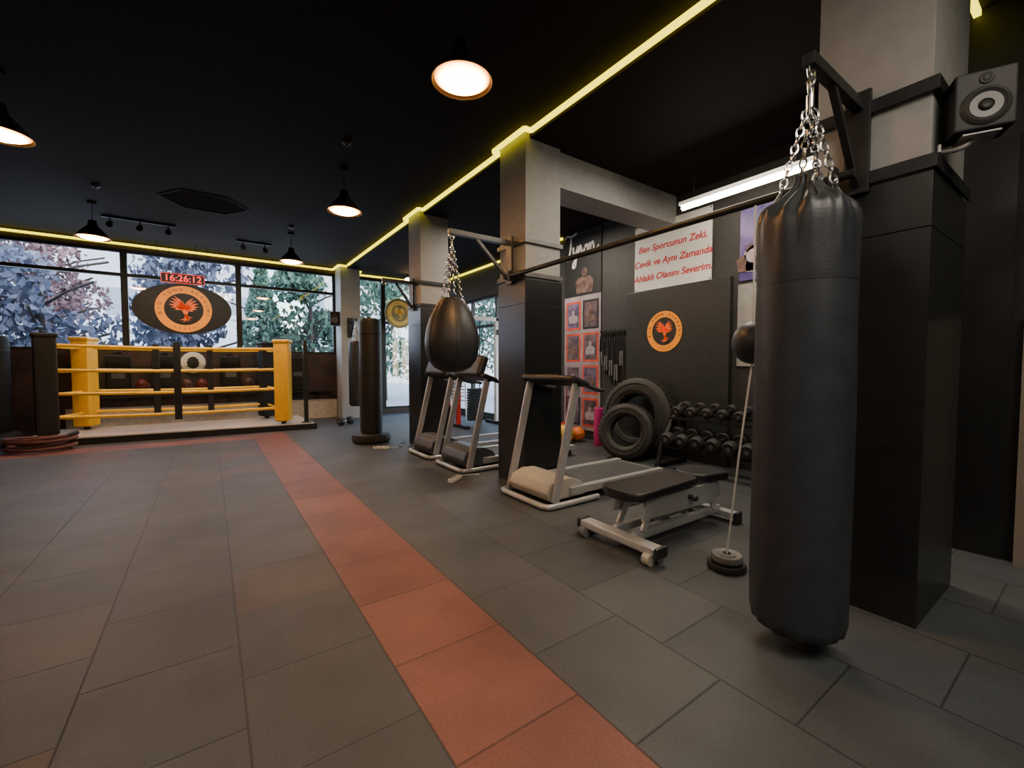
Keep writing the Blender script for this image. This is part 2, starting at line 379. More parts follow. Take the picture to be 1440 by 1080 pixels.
# ---------------------------------------------------------------- emblem
def emblem(parent,M,r,txt,ringm=None,birdm=None):
    bm=B(); n=64
    a=[bm.verts.new(M@Vector((r*cos(2*PI*k/n),r*sin(2*PI*k/n),.004))) for k in range(n)]
    b=[bm.verts.new(M@Vector((.69*r*cos(2*PI*k/n),.69*r*sin(2*PI*k/n),.004))) for k in range(n)]
    for k in range(n): bm.faces.new((a[k],a[(k+1)%n],b[(k+1)%n],b[k]))
    ob('emblem_ring',bm,ringm or EMO,parent,recalc=False)
    m=len(txt)
    bm=B()
    for i,ch in enumerate(txt):
        if ch==' ': continue
        an=PI*1.08-(PI*1.16)*i/(m-1)
        text_bm(bm,ch,r*.19,M@T((.845*r*cos(an),.845*r*sin(an),.006))@Matrix.Rotation(an-PI/2,4,'Z'),.0008,0,0)
    for k in range(5):
        an=-PI/2+(k-2)*.2
        pr(bm,[(.845*r*cos(an)+.025*r*cos(q),.845*r*sin(an)+.025*r*sin(q)) for q in [j*PI/3 for j in range(6)]],.002,M@T((0,0,.005)))
    ob('lettering',bm,INK,parent)
    bm=B()
    def leaf(x0,y0,x1,y1,w,bend=0):
        d=Vector((x1-x0,y1-y0)); nrm=Vector((-d.y,d.x)).normalized(); L_=[];R_=[]
        for i in range(7):
            f=i/6; c=Vector((x0,y0))+d*f+nrm*bend*sin(PI*f); ww=w*(sin(PI*(.15+.85*f))**.8 if f<1 else 0)
            L_.append(c+nrm*ww); R_.append(c-nrm*ww)
        pr(bm,[(p.x*r,p.y*r) for p in L_[:-1]+[L_[-1]]+R_[-2::-1]],.002,M@T((0,0,.005)))
    # raised left wing, lower right wing, swooping body and curling tail
    for (x,y,bd) in ((-.34,.55,-.08),(-.44,.46,-.08),(-.51,.33,-.07),(-.52,.18,-.06),(-.46,.06,-.05),(-.34,-.03,-.03)): leaf(-.03,-.02,x,y,.05,bd)
    for (x,y,bd) in ((.34,.50,.08),(.44,.40,.08),(.51,.27,.07),(.52,.12,.06),(.45,.0,.05),(.32,-.08,.03)): leaf(.05,-.03,x,y,.05,bd)
    leaf(-.04,.22,.06,-.32,.11,.03); leaf(.02,.02,-.06,.36,.075,.03); leaf(-.06,.33,-.21,.27,.03)
    for x,y,bd in ((-.18,-.48,.12),(-.06,-.57,.1),(.10,-.55,.06),(.22,-.48,-.05),(.29,-.36,-.06)): leaf(.03,-.2,x,y,.038,bd)
    ob('bird_emblem',bm,birdm or EMR,parent)
EMT='BIG TOWN ACADEMY'
def oval(x,y,z,a,b,er,label,top,mat=None,rm=None,bmt=None):
    t=thing('hanging_sign',label,'sign',(x,y,z))
    bm=B(); pr(bm,[(a*cos(2*PI*k/64),b*sin(2*PI*k/64)) for k in range(64)],.04,FY@T((0,0,-.04))); ob('sign_board',bm,mat or SIGN,t)
    for s in (-.5,.5):
        bm=B(); cy(bm,(s*a,.02,b*.8),(s*a,.02,top-z),.004,n=6); ob('hanging_wire',bm,BLK,t)
    emblem(t,FY@T((0,0,.001)),er,EMT,rm,bmt)
oval(-.37,10.2,2.27,.75,.47,.43,'black oval sign with orange bird emblem hanging over the ring',3.5)
oval(3.85,10.3,2.5,.36,.36,.30,'smaller faded gold bird emblem sign hung at the far windows',3.42,SIGNG,EMG,EMG)
t=thing('digital_clock','red digital wall clock hung above the oval sign','clock',(-.37,10.2,2.83))
bm=B(); bb(bm,-.33,.33,-.03,.03,-.09,.095,.006); ob('case',bm,BLK,t)
bm=B(); text_bm(bm,'16:26:12',.165,FY@T((0,0,.033)),.001,0,.001); ob('digits',bm,DIGIT,t)
bm=B()
for a,b,c,d in ((-.32,.32,.082,.087),(-.32,.32,-.085,-.080),(-.324,-.32,-.085,.087),(.32,.324,-.085,.087)): bb(bm,a,b,-.034,-.031,c,d)
ob('light_border',bm,DIGIT,t)
for s in (-.2,.2):
    bm=B(); cy(bm,(s,.01,.09),(s,.01,.67),.004,n=6); ob('hanging_wire',bm,BLK,t)
# ---------------------------------------------------------------- boxing ring
ring=thing('boxing_ring','low boxing ring with yellow ropes under the windows','boxing ring',(-.3,9.7,0))
ox,oy=-.3,9.7
def rp(x,y,z): return (x-ox,y-oy,z)
bm=B(); pr(bm,[rp(-2.4,9.12,0)[:2],rp(1.66,8.88,0)[:2],rp(1.6,10.44,0)[:2],rp(-2.2,10.44,0)[:2]],.10); ob('platform',bm,BLK,ring)
bm=B(); pr(bm,[rp(-2.36,9.16,0)[:2],rp(1.62,8.93,0)[:2],rp(1.56,10.42,0)[:2],rp(-2.16,10.42,0)[:2]],.02,T((0,0,.10))); ob('canvas',bm,CANV,ring)
posts=[(-2.02,9.28,LEA3),(1.12,9.08,YEL),(.95,10.22,LEA3),(-1.75,10.22,YEL)]
cxr=sum(p[0] for p in posts)/4; cyr=sum(p[1] for p in posts)/4
for x,y,m in posts:
    bm=B(); cy(bm,rp(x,y,.12),rp(x,y,1.72),.045,n=16); po=ob('post',bm,BLK,ring)
    bm=B(); a=math.atan2(cyr-y,(cxr-x))
    bx(bm,rp(x,y,.92),(.25,.28,1.5),(0,0,a),.035); bx(bm,rp(x,y,1.66),(.29,.32,.07),(0,0,a),.03); ob('corner_pad',bm,m,po)
for i in range(4):
    (x0,y0,_),(x1,y1,_)=posts[i],posts[(i+1)%4]
    for z in (.42,.78,1.14,1.52):
        bm=B(); pts=[]
        for k in range(9):
            f=k/8; pts.append(rp(x0+(x1-x0)*f,y0+(y1-y0)*f,z-.02*sin(PI*f)))
        tb(bm,pts,.026,8); o=ob('rope',bm,YROPE,ring)
for i,fs in ((0,(.5,)),(2,(.35,.65))):
    (x0,y0,_),(x1,y1,_)=posts[i],posts[i+1]
    for f in fs:
        bm=B(); x=x0+(x1-x0)*f; y=y0+(y1-y0)*f; bx(bm,rp(x,y,.95),(.10,.065,1.3),None,.01); ob('rope_spacer',bm,LEA3,ring)
bm=B()
bb(bm,-.035,.035,-.035,.035,.01,1.55,.005); bb(bm,-.08,.08,-.08,.08,0,.012,.003); cy(bm,(0,0,1.55),(0,0,1.58),.035,.02)
o=ob('metal_post',bm,BLK); o.location=(1.50,9.04,.12); tag(o,'slim black metal post at the right front of the ring','post')
# shelf row behind the ring
t=thing('glove_shelf','long black shelf under the ring windows holding shields and gloves','shelf',(.1,10.7,.62))
bm=B(); bb(bm,-1.7,2.2,-.22,-.001,0,.03,.004); ob('board',bm,BLK,t)
for x in (-1.4,.2,1.9):
    bm=B(); bar(bm,(x,-.03,-.17),(x,-.19,0),.025,.025); bb(bm,x-.015,x+.015,-.035,-.022,-.17,0); ob('shelf_bracket',bm,STEEL,t)
def kickpad(x,l,w=.34,h=.75):
    t=thing('kick_shield',l,'pad',(x,10.69,.651),0,'black shields standing on the shelf')
    bm=B(); bx(bm,(0,-.05,h/2),(w,.09,h),None,.03,3); ob('pad',bm,LEA3,t)
    bm=B(); bx(bm,(0,-.097,h*.5),(w*.55,.006,.1),None,.002); ob('label_patch',bm,HOODG,t)
    bm=B(); tb(bm,[(-.06,-.05,h),(-.05,-.04,h+.06),(.05,-.04,h+.06),(.06,-.05,h)],.012,6); ob('handle',bm,BLK,t)
for x,l in ((-1.38,'black kick shield on the shelf, leftmost behind the ring'),(-.72,'black kick shield left of the white round target'),(.35,'black kick shield right of the white round target'),(1.6,'black kick shield nearest the rear column')): kickpad(x,l)
def glove(x,l,m,rz):
    t=thing('boxing_glove',l,'glove',(x,10.585,.65),rz,'boxing gloves on the shelf')
    bm=B(); sp(bm,(0,0,.20),.095,(.95,.8,1.15),20,14); ob('mitt',bm,m,t)
    bm=B(); sp(bm,(.085,-.03,.17),.042,(.8,.9,1.5),14,10); ob('thumb',bm,m,t)
    bm=B(); lathe(bm,[(.05,0),(.066,0),(.068,.06),(.06,.11),(.05,.11),(.05,0)],20); ob('cuff',bm,LEA2,t)
for x,l,m,rz in ((-1.05,'red boxing glove on the shelf, first from the left',GLVR,.3),(-.38,'brown boxing glove on the shelf below the white target',GLVB,-.2),(-.14,'red boxing glove on the shelf below the white target',GLVR,.1),
    (.66,'brown boxing glove on the shelf, third from the rear column',GLVB,.4),(.92,'red boxing glove on the shelf, second from the rear column',GLVR,-.3),(1.2,'brown boxing glove on the shelf, nearest the rear column',GLVB,.1)): glove(x,l,m,rz)
t=thing('punch_target','white round wall target with black mark behind the ring','target',(-.27,10.70,1.27))
bm=B(); lathe(bm,[(0,0),(.2,0),(.21,.03),(.2,.07),(0,.085)],32,FY); ob('pad',bm,WHT,t)
bm=B(); pr(bm,[(.11*cos(k*PI/12)*(.8 if k%2 else 1),.12*sin(k*PI/12)) for k in range(24)],.006,FY@T((0,0,.081))); ob('mark',bm,INK,t)
t=thing('battle_rope','coiled dark red battle rope on the floor beside the ring','rope',(-1.98,8.76,0))
bm=B(); pts=[]
for k in range(150):
    a=k*.21; rr=.24+.06*sin(a*.31); pts.append((rr*cos(a)*1.2,rr*sin(a)*.8,.03+.17*k/150+.008*sin(a*2.3)))
tb(bm,pts,.026,7); ob('coil',bm,ROPE,t)
bm=B(); cy(bm,pts[-1],Vector(pts[-1])+Vector((.1,.09,.03)),.03,n=10); ob('grip',bm,BLK,t)
# standing bags
def standbag(loc,label,r=.18,h=1.95,z0=.14,m=None):
    t=thing('standing_bag',label,'punching bag',loc,0)
    bm=B(); lathe(bm,[(0,z0),(r*.9,z0),(r,z0+.05),(r*1.02,h*.5),(r,h-.06),(r*.93,h-.02),(r*.6,h),(0,h+.005)],32); ob('bag_body',bm,m or LEA2,t)
    bm=B()
    for z in (h-.25,h*.55): lathe(bm,[(r*1.025,z-.012),(r*1.035,z-.006),(r*1.035,z+.006),(r*1.025,z+.012)],32)
    ob('seam',bm,BLK,t)
    bm=B(); lathe(bm,[(.0,0),(.25,0),(.29,.03),(.3,.08),(.28,.13),(.2,.145),(0,.145)],36); ob('base',bm,RUB,t)
    return t
standbag((2.08,6.85,0),'tall black standing bag on a round base beside the treadmills',.168)
standbag((-2.76,9.45,0),'black standing bag at the left edge behind the ring corner',.2,1.75,m=LEA3)
standbag((-2.82,10.3,0),'black standing bag against the window wall at far left',.19,1.7,m=LEA3)
# ---------------------------------------------------------------- brackets, bar and hanging bags
def bracket(x0,y0,y1,x1,ya,ln,mat,label,bh=.03):
    t=thing('bag_bracket',label,'bracket',(x0,ya,2.05))
    for z in (.05,.38):
        bm=B(); off=.016; th=.010
        bb(bm,-off-th,-off,y0-ya-off-th,y1-ya+off,z-bh,z+bh,.002); bb(bm,-off,x1-x0+off,y0-ya-off-th,y0-ya-off,z-bh,z+bh,.002)
        ob('band',bm,mat,t)
    bm=B(); bb(bm,-.05,-.027,-.05,.05,-.02,.46,.004); ob('back_plate',bm,mat,t)
    bm=B(); bb(bm,-ln,-.045,-.022,.022,.37,.42,.004); ob('arm',bm,mat,t)
    bm=B(); bar(bm,(-ln*.6,0,.38),(-.045,0,.02),.03,.03,.003); ob('brace',bm,mat,t)
    bm=B(); tb(bm,[(-ln+.03+.028*cos(a),0,.352+.028*sin(a)) for a in [k*PI/6 for k in range(12)]],.006,6,True); ob('hook_ring',bm,CHR,t)
    return t
bracket(2.62,.52,.96,3.28,.775,.61,STEEL,'dark steel bag bracket on the near column holding the long bag')
bracket(2.55,3.4,3.85,3.0,3.62,.72,GREYST,'grey steel bag bracket on the middle column holding the teardrop bag',.022)
bracket(2.55,5.95,6.4,3.0,6.17,.5,STEEL,'empty dark bag bracket on the third column',.022)
t=thing('pull_up_bar','long dark steel bar spanning from middle column to near column','bar',(2.476,.95,2.10))
bm=B(); cy(bm,(0,-.2,0),(0,2.7,0),.021,n=16); ob('bar_tube',bm,STEEL,t)
for y in (-.115,2.6):
    bm=B(); bx(bm,(.0,y,0),(.05,.03,.1),None,.004); ob('flange',bm,STEEL,t)
# long bag
bag=thing('punching_bag','long black leather punching bag on chains, largest and nearest','punching bag',(2.04,.775,0))
bm=B(); n=144; R=.178
rows=[(.02,.075),(.08,.076),(.135,.085),(.165,.11),(R,.15),(R*1.012,.3),(R*1.015,.6),(R*1.01,1.0),(R,1.4),(R*.994,1.527),(R*.990,1.535),(R*.997,1.545),(R*1.0,1.60),(R*1.0,1.65),(R*1.005,1.70),(R*1.01,1.745),(R*1.01,1.78),(R*.985,1.81),(R*.92,1.835),(R*.80,1.857),(R*.65,1.878),(R*.50,1.899),(R*.37,1.921),(R*.28,1.945),(R*.24,1.968),(R*.25,1.985),(.008,1.985)]
rings=[]
for i,(r,z) in enumerate(rows):
    rg=[]
    f=max(0,min(1,(z-1.55)/.27))**1.4
    for k in range(n):
        a=2*PI*k/n
        lobe=cos(4*a-PI+.4)
        fold=(abs(sin(5.5*a+.8*sin(2*a+.5)))-.6+.45*sin(17*a+2*sin(3*a)))/1.1
        amp=.034*f if r>.95*R else (.05+.13*(1-r/R))
        rr=r*(1+amp*fold+.025*f*lobe*(1 if r>.7*R else .2))
        zz=z+(.012*f*lobe*(r/R))+(.014*f*fold*(r/R) if r<.985*R and i>16 else 0)
        low=.002*sin(3*a+z*6)*(1 if .2<z<1.5 else 0)
        rg.append(bm.verts.new(((rr+low)*cos(a),(rr+low)*sin(a),zz)))
    rings.append(rg)
for A,Bq in zip(rings,rings[1:]):
    for k in range(n): bm.faces.new((A[k],A[(k+1)%n],Bq[(k+1)%n],Bq[k]))
bm.faces.new(rings[0]); bm.faces.new(rings[-1]); ob('bag_body',bm,LEA,bag,75)
bm=B(); lathe(bm,[(R*.985,1.533),(R*.997,1.535),(R*.997,1.538),(R*.985,1.54)],48); ob('seam',bm,LEA2,bag)
for k in range(4):
    a=PI/4+k*PI/2-.1; dx,dy=cos(a),sin(a)
    bm=B(); bar(bm,(dx*.145,dy*.145,1.845),(dx*.098,dy*.098,1.925),.03,.012,.003,up=(dx,dy,0)); ob('strap',bm,LEA,bag)
    bm=B(); tb(bm,[(dx*.096+.018*cos(q)*-dy,dy*.096+.018*cos(q)*dx,1.938+.018*sin(q)) for q in [j*PI/5 for j in range(10)]],.004,5,True); chain(bm,(dx*.094,dy*.094,1.945),(dx*.012,dy*.012,2.25),.042,.013,.0042); ob('chain',bm,CHR,bag)
bm=B(); cy(bm,(0,0,2.23),(0,0,2.31),.014,n=16); tb(bm,[(.02*cos(q),0,2.335+.03*sin(q)) for q in [j*PI/6 for j in range(12)]],.005,6,True); chain(bm,(0,0,2.35),(0,0,2.405),.04,.014,.005); ob('swivel',bm,CHR,bag)
# teardrop bag
td=thing('teardrop_bag','black teardrop shaped bag hanging by chains from middle column','punching bag',(1.86,3.62,0))
bm=B(); lathe(bm,[(0,1.14),(.09,1.15),(.17,1.19),(.225,1.26),(.25,1.36),(.253,1.44),(.24,1.54),(.21,1.64),(.165,1.74),(.12,1.81),(.1,1.83),(.06,1.835),(0,1.835)],40); ob('bag_body',bm,LEA,td)
bm=B()
for k in range(6):
    a=k*PI/3+.2; pts=[(r*1.001*cos(a),r*1.001*sin(a),z) for r,z in [(.09,1.149),(.17,1.189),(.225,1.26),(.25,1.36),(.253,1.44),(.24,1.54),(.21,1.64),(.165,1.74),(.12,1.81)]]
    tb(bm,pts,.0025,5)
ob('seam',bm,BLK,td)
for k in range(4):
    a=PI/4+k*PI/2; bm=B(); chain(bm,(.095*cos(a),.095*sin(a),1.82),(.008*cos(a),.008*sin(a),2.31),.045,.013,.0042); ob('chain',bm,CHR,td)
bm=B(); cy(bm,(0,0,2.29),(0,0,2.335),.013,n=16); chain(bm,(0,0,2.33),(0,0,2.405),.04,.014,.005); ob('swivel',bm,CHR,td)
# rear hanging bag
hb=thing('hanging_bag','slim black bag hanging beside the pale rear column','punching bag',(2.66,9.8,0))
bm=B(); lathe(bm,[(0,.32),(.13,.32),(.16,.36),(.16,1.7),(.14,1.75),(0,1.76)],28); ob('bag_body',bm,LEA2,hb)
for k in range(3):
    a=k*2*PI/3; bm=B(); chain(bm,(.12*cos(a),.12*sin(a),1.74),(.01*cos(a),.01*sin(a),2.2),.05,.013,.004); ob('chain',bm,CHR,hb)
t=thing('bag_bracket','dark steel bag arm on the rear column above the slim bag','bracket',(2.66,10.2,2.05))
bm=B(); bb(bm,-.08,.08,-.015,0,-.2,.25,.004); ob('back_plate',bm,STEEL,t)
bm=B(); bb(bm,-.025,.025,-.45,-.015,.15,.2,.004); ob('arm',bm,STEEL,t)
bm=B(); bar(bm,(0,-.3,.16),(0,-.012,-.15),.03,.03); ob('brace',bm,STEEL,t)
# speed ball + weights
t=thing('double_end_ball','black double end punching ball on white cord beside the long bag','punching ball',(2.47,1.19,0))
bm=B(); sp(bm,(0,0,1.33),.105,(1,1,1.12)); ob('ball',bm,LEA,t)
bm=B(); tb(bm,[(0,0,1.44),(0,0,1.8),(.0,0,2.08)],.006,6); ob('upper_cord',bm,WHT,t)
bm=B(); tb(bm,[(0,0,1.22),(.0,.06,.7),(.02,.13,.09)],.006,6); ob('lower_cord',bm,WHT,t)
def plate(z,l,r,m):
    o=thing('weight_plate',l,'weight',(2.49,1.32,z),0,'weight plates holding the cord')
    bm=B(); lathe(bm,[(.02,0),(r,0),(r+.006,.008),(r+.006,.032),(r,.04),(r-.02,.034),(.05,.034),(.045,.042),(.02,.042)],36); ob('disc',bm,m,o)
    bm=B(); lathe(bm,[(.019,.0),(.026,.0),(.026,.045),(.019,.045),(.019,0)],20); ob('hub',bm,CHR,o)
plate(0,'lower dark weight plate under the white cord',.10,RUB); plate(.046,'upper grey weight plate under the white cord',.08,GRPL)
# ---------------------------------------------------------------- treadmills
def treadmill(loc,label,hoodm,upm,big,hs=1.0,ln=1.75):
    t=thing('treadmill',label,'treadmill',loc,0,'treadmills in a row')
    bm=B(); tb(bm,[(.6,-.34,.03),(.08,-.345,.03),(.02,-.33,.03),(.0,-.28,.03),(0,.28,.03),(.02,.33,.03),(.08,.345,.03),(.6,.34,.03)],.025,12); ob('base_frame',bm,SILV,t)
    bm=B(); bb(bm,.35,ln-.03,-.24,.24,.08,.125,.006); ob('belt',bm,BELT,t)
    for s in (-1,1):
        bm=B(); bb(bm,.3,ln,s*.28-.035,s*.28+.035,.075,.145,.012); ob('side_rail',bm,SILV,t)
        bm=B(); bb(bm,ln-.13,ln-.05,s*.25-.03,s*.25+.03,0,.075,.006); ob('rear_foot',bm,DKPL,t)
    bm=B(); cy(bm,(ln-.015,-.24,.10),(ln-.015,.24,.10),.032,n=16); ob('rear_roller',bm,DKPL,t)
    hood=[(.08,.05),(.05,.05+.08*hs),(.09,.05+.17*hs),(.2,.05+.215*hs),(.34,.05+.205*hs),(.44,.05+.16*hs),(.50,.135),(.50,.05)]
    bm=B(); pr(bm,hood,.56,T((0,.28,0))@RX)
    bmesh.ops.bevel(bm,geom=[e for e in bm.edges],offset=.012,segments=2,affect='EDGES',profile=.5); h=ob('motor_hood',bm,hoodm,t)
    bm=B(); 
    for k in range(4): bx(bm,(.07+.009*k,0,.13+.02*k*hs),(.012,.3,.008))
    ob('vent',bm,DKPL,h)
    for s in (-1,1):
        bm=B(); bar(bm,(.1,s*.325,.05),(.34,s*.325,1.05),.04,.075,.012,up=(1,0,0)); ob('upright',bm,upm,t)
        bm=B(); tb(bm,[(.33,s*.335,1.04),(.42,s*.335,1.04),(.58,s*.335,.99),(.66,s*.335,.98)],.02,10); ob('handrail',bm,DKPL,t)
    bm=B(); bx(bm,(.36,0,1.07),(.2,.76,.05),(0,.35,0),.02); c=ob('console',bm,DKPL,t)
    bm=B(); bx(bm,(.335,0,1.105),(.1,.3,.012),(0,.35,0),.003); ob('display',bm,CLAD,c)
    if big:
        bm=B(); bx(bm,(.31,0,1.2),(.1,.6,.26),(0,.35,0),.04,3); ob('screen_hood',bm,DKPL,t)
    bm=B(); tb(bm,[(.42,-.1,1.03),(.43,-.12,.85),(.42,-.1,.68)],.004,5); sp(bm,(.42,-.1,.67),.018); ob('safety_key',bm,RED,t)
treadmill((2.24,3.03,0),'nearest treadmill with silver uprights and cream motor hood',BEIGE,SILV,False,.84,1.6)
treadmill((2.26,4.52,0),'middle treadmill with dark hood behind the middle column',HOODG,SILV,True)
treadmill((2.26,5.4,0),'farthest treadmill with dark hood beside the standing bag',HOODG,SILV,True)
# ---------------------------------------------------------------- weight bench
t=thing('weight_bench','low flat weight bench with black pads and chrome silver frame','bench',(2.18,1.88,0))
bm=B(); bar(bm,(0,-.31,.085),(0,.31,.085),.10,.05,.012); ob('front_foot',bm,BENCHS,t)
bm=B(); bar(bm,(1.08,-.22,.06),(1.08,.22,.06),.08,.05,.01); ob('rear_foot',bm,BENCHS,t)
for s in (-1,1):
    for k in (-.045,.045):
        bm=B(); cy(bm,(k,s*.27-.025,.037),(k,s*.27+.025,.037),.037,n=18); ob('wheel',bm,BEIGE if s<0 else GRPL,t)
    bm=B(); bx(bm,(0,s*.325,.085),(.11,.03,.07),None,.012); ob('end_cap',bm,DKPL,t)
    bm=B(); bx(bm,(1.08,s*.23,.045),(.09,.03,.09),None,.01); ob('rear_cap',bm,DKPL,t)
    bm=B(); pr(bm,[(.08,.20),(.12,.325),(.98,.325),(1.02,.22),(.9,.18)],.012,T((0,s*.12+.006,0))@RX); ob('side_plate',bm,BENCHS,t)
    bm=B(); bar(bm,(.05,s*.08,.09),(1.07,s*.08,.09),.045,.055,.008); ob('base_rail',bm,BENCHS,t)
    bm=B(); bar(bm,(.12,s*.1,.11),(.2,s*.1,.25),.02,.05,.004); ob('leg_post',bm,BENCHS,t)
    bm=B(); bar(bm,(.98,s*.1,.1),(.9,s*.1,.25),.02,.05,.004); ob('leg_post',bm,BENCHS,t)
bm=B(); bar(bm,(.1,0,.315),(1.0,0,.315),.14,.04,.006); bar(bm,(.46,0,.1),(.46,0,.30),.1,.08,.006); bar(bm,(.72,0,.1),(.62,0,.30),.06,.05,.006); ob('frame',bm,BENCHS,t)
M_=T((0,0,.336))
def pad(x0,x1,w0,w1,name):
    bm=B(); pts=[]
    for k in range(13): a=PI/2+PI*k/12; pts.append((x0+.09+.09*cos(a),(w0)*sin(a)))
    for k in range(13): a=-PI/2+PI*k/12; pts.append((x1-.06+.06*cos(a),(w1)*sin(a)))
    pr(bm,pts,.058,M_); bmesh.ops.bevel(bm,geom=[e for e in bm.edges if abs(e.verts[0].co.z-e.verts[1].co.z)<1e-4],offset=.018,segments=3,affect='EDGES',profile=.5); ob(name,bm,LEA2,t)
pad(-.04,.74,.17,.135,'back_pad'); pad(.755,1.08,.135,.18,'seat_pad')
bm=B(); cy(bm,(.6,-.12,.27),(.6,-.16,.27),.018,n=16); sp(bm,(.6,-.17,.27),.025); ob('adjust_knob',bm,DKPL,t)
# ---------------------------------------------------------------- banner wall
t=thing('wall_panel','black wall panel with round orange bird emblem','panel',(4.97,3.42,0))
bm=B(); bb(bm,0,.08,-.76,.76,0,2.25,.006); ob('board',bm,pm('panel_charcoal',(.03,.033,.031),.4),t)
emblem(t,T((-.002,.12,1.665))@FX,.27,EMT)
t=thing('wall_banner','white banner with three lines of red lettering','banner',(5.04,3.51,2.66))
bm=B(); bb(bm,-.006,0,-.58,.58,-.4,.5); ob('sheet',bm,SHEET,t)
bm=B()
for s,z in (('Ben Sporcunun Zeki,',.17),('Çevik ve Aynı Zamanda',-.03),('Ahlaklı Olanını Severim.',-.23)): text_bm(bm,s,.122,T((-.008,0,z))@FX,.001,.22,.003)
ob('lettering',bm,REDT,t)
for a in (-1,1):
    for z in (-.38,.48):
        bm=B(); cy(bm,(-.006,a*.56,z),(-.012,a*.56,z),.01,n=16); ob('eyelet',bm,GREYST,t)
t=thing('wall_poster','tall boxing poster with white handwritten name and framed photo grid','poster',(5.04,5.16,0))
bm=B(); bb(bm,-.006,0,-.42,.42,.15,3.41); ob('sheet',bm,PALE,t)
bm=B(); bb(bm,-.009,-.006,-.42,.42,2.36,3.41); ob('black_header',bm,INK,t)
bm=B(); Ms=T((-.02,.39,2.99))@FX@Matrix.Diagonal((.325,.38,.3,1))
for st in ([(0,.95),(.15,1.06),(.5,1.0),(.85,1.08)],[(.47,1.02),(.4,.5),(.27,.05),(.1,.0)],
  [(.6,.5),(.62,.25),(.72,.12),(.85,.3),(.92,.5),(.86,.1),(.75,-.35),(.6,-.4),(.62,-.2),(.95,.12),(1.1,.5),(1.2,.3),(1.18,.08),(1.05,.06),(1.3,.15),(1.45,.45),(1.38,.2),(1.5,.06),(1.65,.25),(1.58,.45),(1.48,.42),(1.65,.36),(1.8,.48),(1.78,.08),(1.85,.35),(1.98,.5),(2.05,.35),(2.06,.1),(2.2,.12),(2.4,.3)]):
    tb(bm,[Ms@Vector((p.x,p.y,0)) for p in catmull([(q[0],q[1],0) for q in st])],.018,6)
ob('lettering',bm,SHEET,t)
def fighter(bm,y,z,s):
    M=T((-.0145,y,z))@FX
    pr(bm,[(.09*s*cos(k*PI/6),.12*s*sin(k*PI/6)+.28*s) for k in range(12)],.001,M)
    pr(bm,[(-.26*s,-.2*s),(-.3*s,.08*s),(-.18*s,.17*s),(0,.19*s),(.18*s,.17*s),(.3*s,.08*s),(.26*s,-.2*s)],.001,M)
    for a in (-1,1): pr(bm,[(a*.17*s+.1*s*cos(k*PI/6),.02*s+.1*s*sin(k*PI/6)) for k in range(12)],.0015,M)
SK2=pm('print_skin',(.13,.075,.06),.5,var=.5,scale=12)
bm=B(); fighter(bm,-.06,2.54,.7); ob('boxer_print',bm,SK2,t)
for i in range(4):
    for j in range(2):
        y=-.2+.4*j; z=.45+.53*i
        bm=B(); bb(bm,-.0085,-.006,y-.175,y+.175,z-.235,z+.235); q=ob('photo_frame',bm,(PRED,INK,PRED,PALE,PRED)[(i*2+j)%5],t)
        bm=B(); bb(bm,-.0105,-.0085,y-.14,y+.14,z-.20,z+.20); ob('photo_print',bm,(PHOTO,PHOTOV,PHOTO)[(i+j)%3],q)
        bm=B(); fighter(bm,y,z-.05,.36); ob('figure_print',bm,SK2 if (i+j)%2 else SKIN,q)
t=thing('wall_poster','blue and violet boxing poster beside the long bag','poster',(5.04,2.25,2.58))
bm=B(); bb(bm,-.006,0,-.34,.34,-.4,.42); ob('sheet',bm,PHOTOB,t)
bm=B(); fighter(bm,.05,-.15,.8); ob('figure_print',bm,SKIN,t)
bm=B(); fighter(bm,.22,-.2,.5); ob('figure_print',bm,SK2,t)
bm=B(); bb(bm,5.03,5.045,1.3,2.6,1.2,2.14); o=ob('wall_board',bm,pm('pale_grey_board',(.3,.29,.27),.6)); tag(o,'pale grey wall board beside the black panel','board')
# tyres
def tyre(loc,rot,R_,w,label):
    t=thing('tyre',label,'tyre',loc,0,'workout tyres'); t.rotation_euler=rot
    bm=B(); ri=R_*.56; h=w/2
    prof=[(ri,-h*.55),(ri+.02,-h*.8),(ri+(R_-ri)*.45,-h),(R_*.9,-h*.86),(R_*.975,-h*.7),(R_,-h*.45),(R_,h*.45),(R_*.975,h*.7),(R_*.9,h*.86),(ri+(R_-ri)*.45,h),(ri+.02,h*.8),(ri,h*.55),(ri+.015,0),(ri,-h*.55)]
    lathe(bm,prof,56); ob('carcass',bm,RUB,t)
    bm=B()
    for k in range(40):
        a=2*PI*k/40; 
        for s in (-1,1):
            M=Matrix.Rotation(a+s*.03,4,'Z')@T((R_+.002,0,s*h*.33))@Matrix.Rotation(s*.5,4,'X')
            vs=bmesh.ops.create_cube(bm,size=1)['verts']; bmesh.ops.transform(bm,matrix=M@Matrix.Diagonal((.016,R_*.09,h*.55,1)),verts=vs)
    ob('tread',bm,RUB,t)
    bm=B()
    for rr in (.68,.84):
        for s in (-1,1): lathe(bm,[(R_*rr-.006,s*h*.965),(R_*rr,s*(h*1.03)),(R_*rr+.006,s*h*.965)],48)
    ob('sidewall_ring',bm,RUB,t)
PHI=.35
tyre((4.72,3.75,.525),(0,-PI/2+.14,PHI*.3),.52,.26,'larger tyre leaning on the black emblem panel')
tyre((4.38,3.66,.36),(0,-PI/2+.2,PHI),.355,.2,'smaller tyre standing in front of the larger tyre')
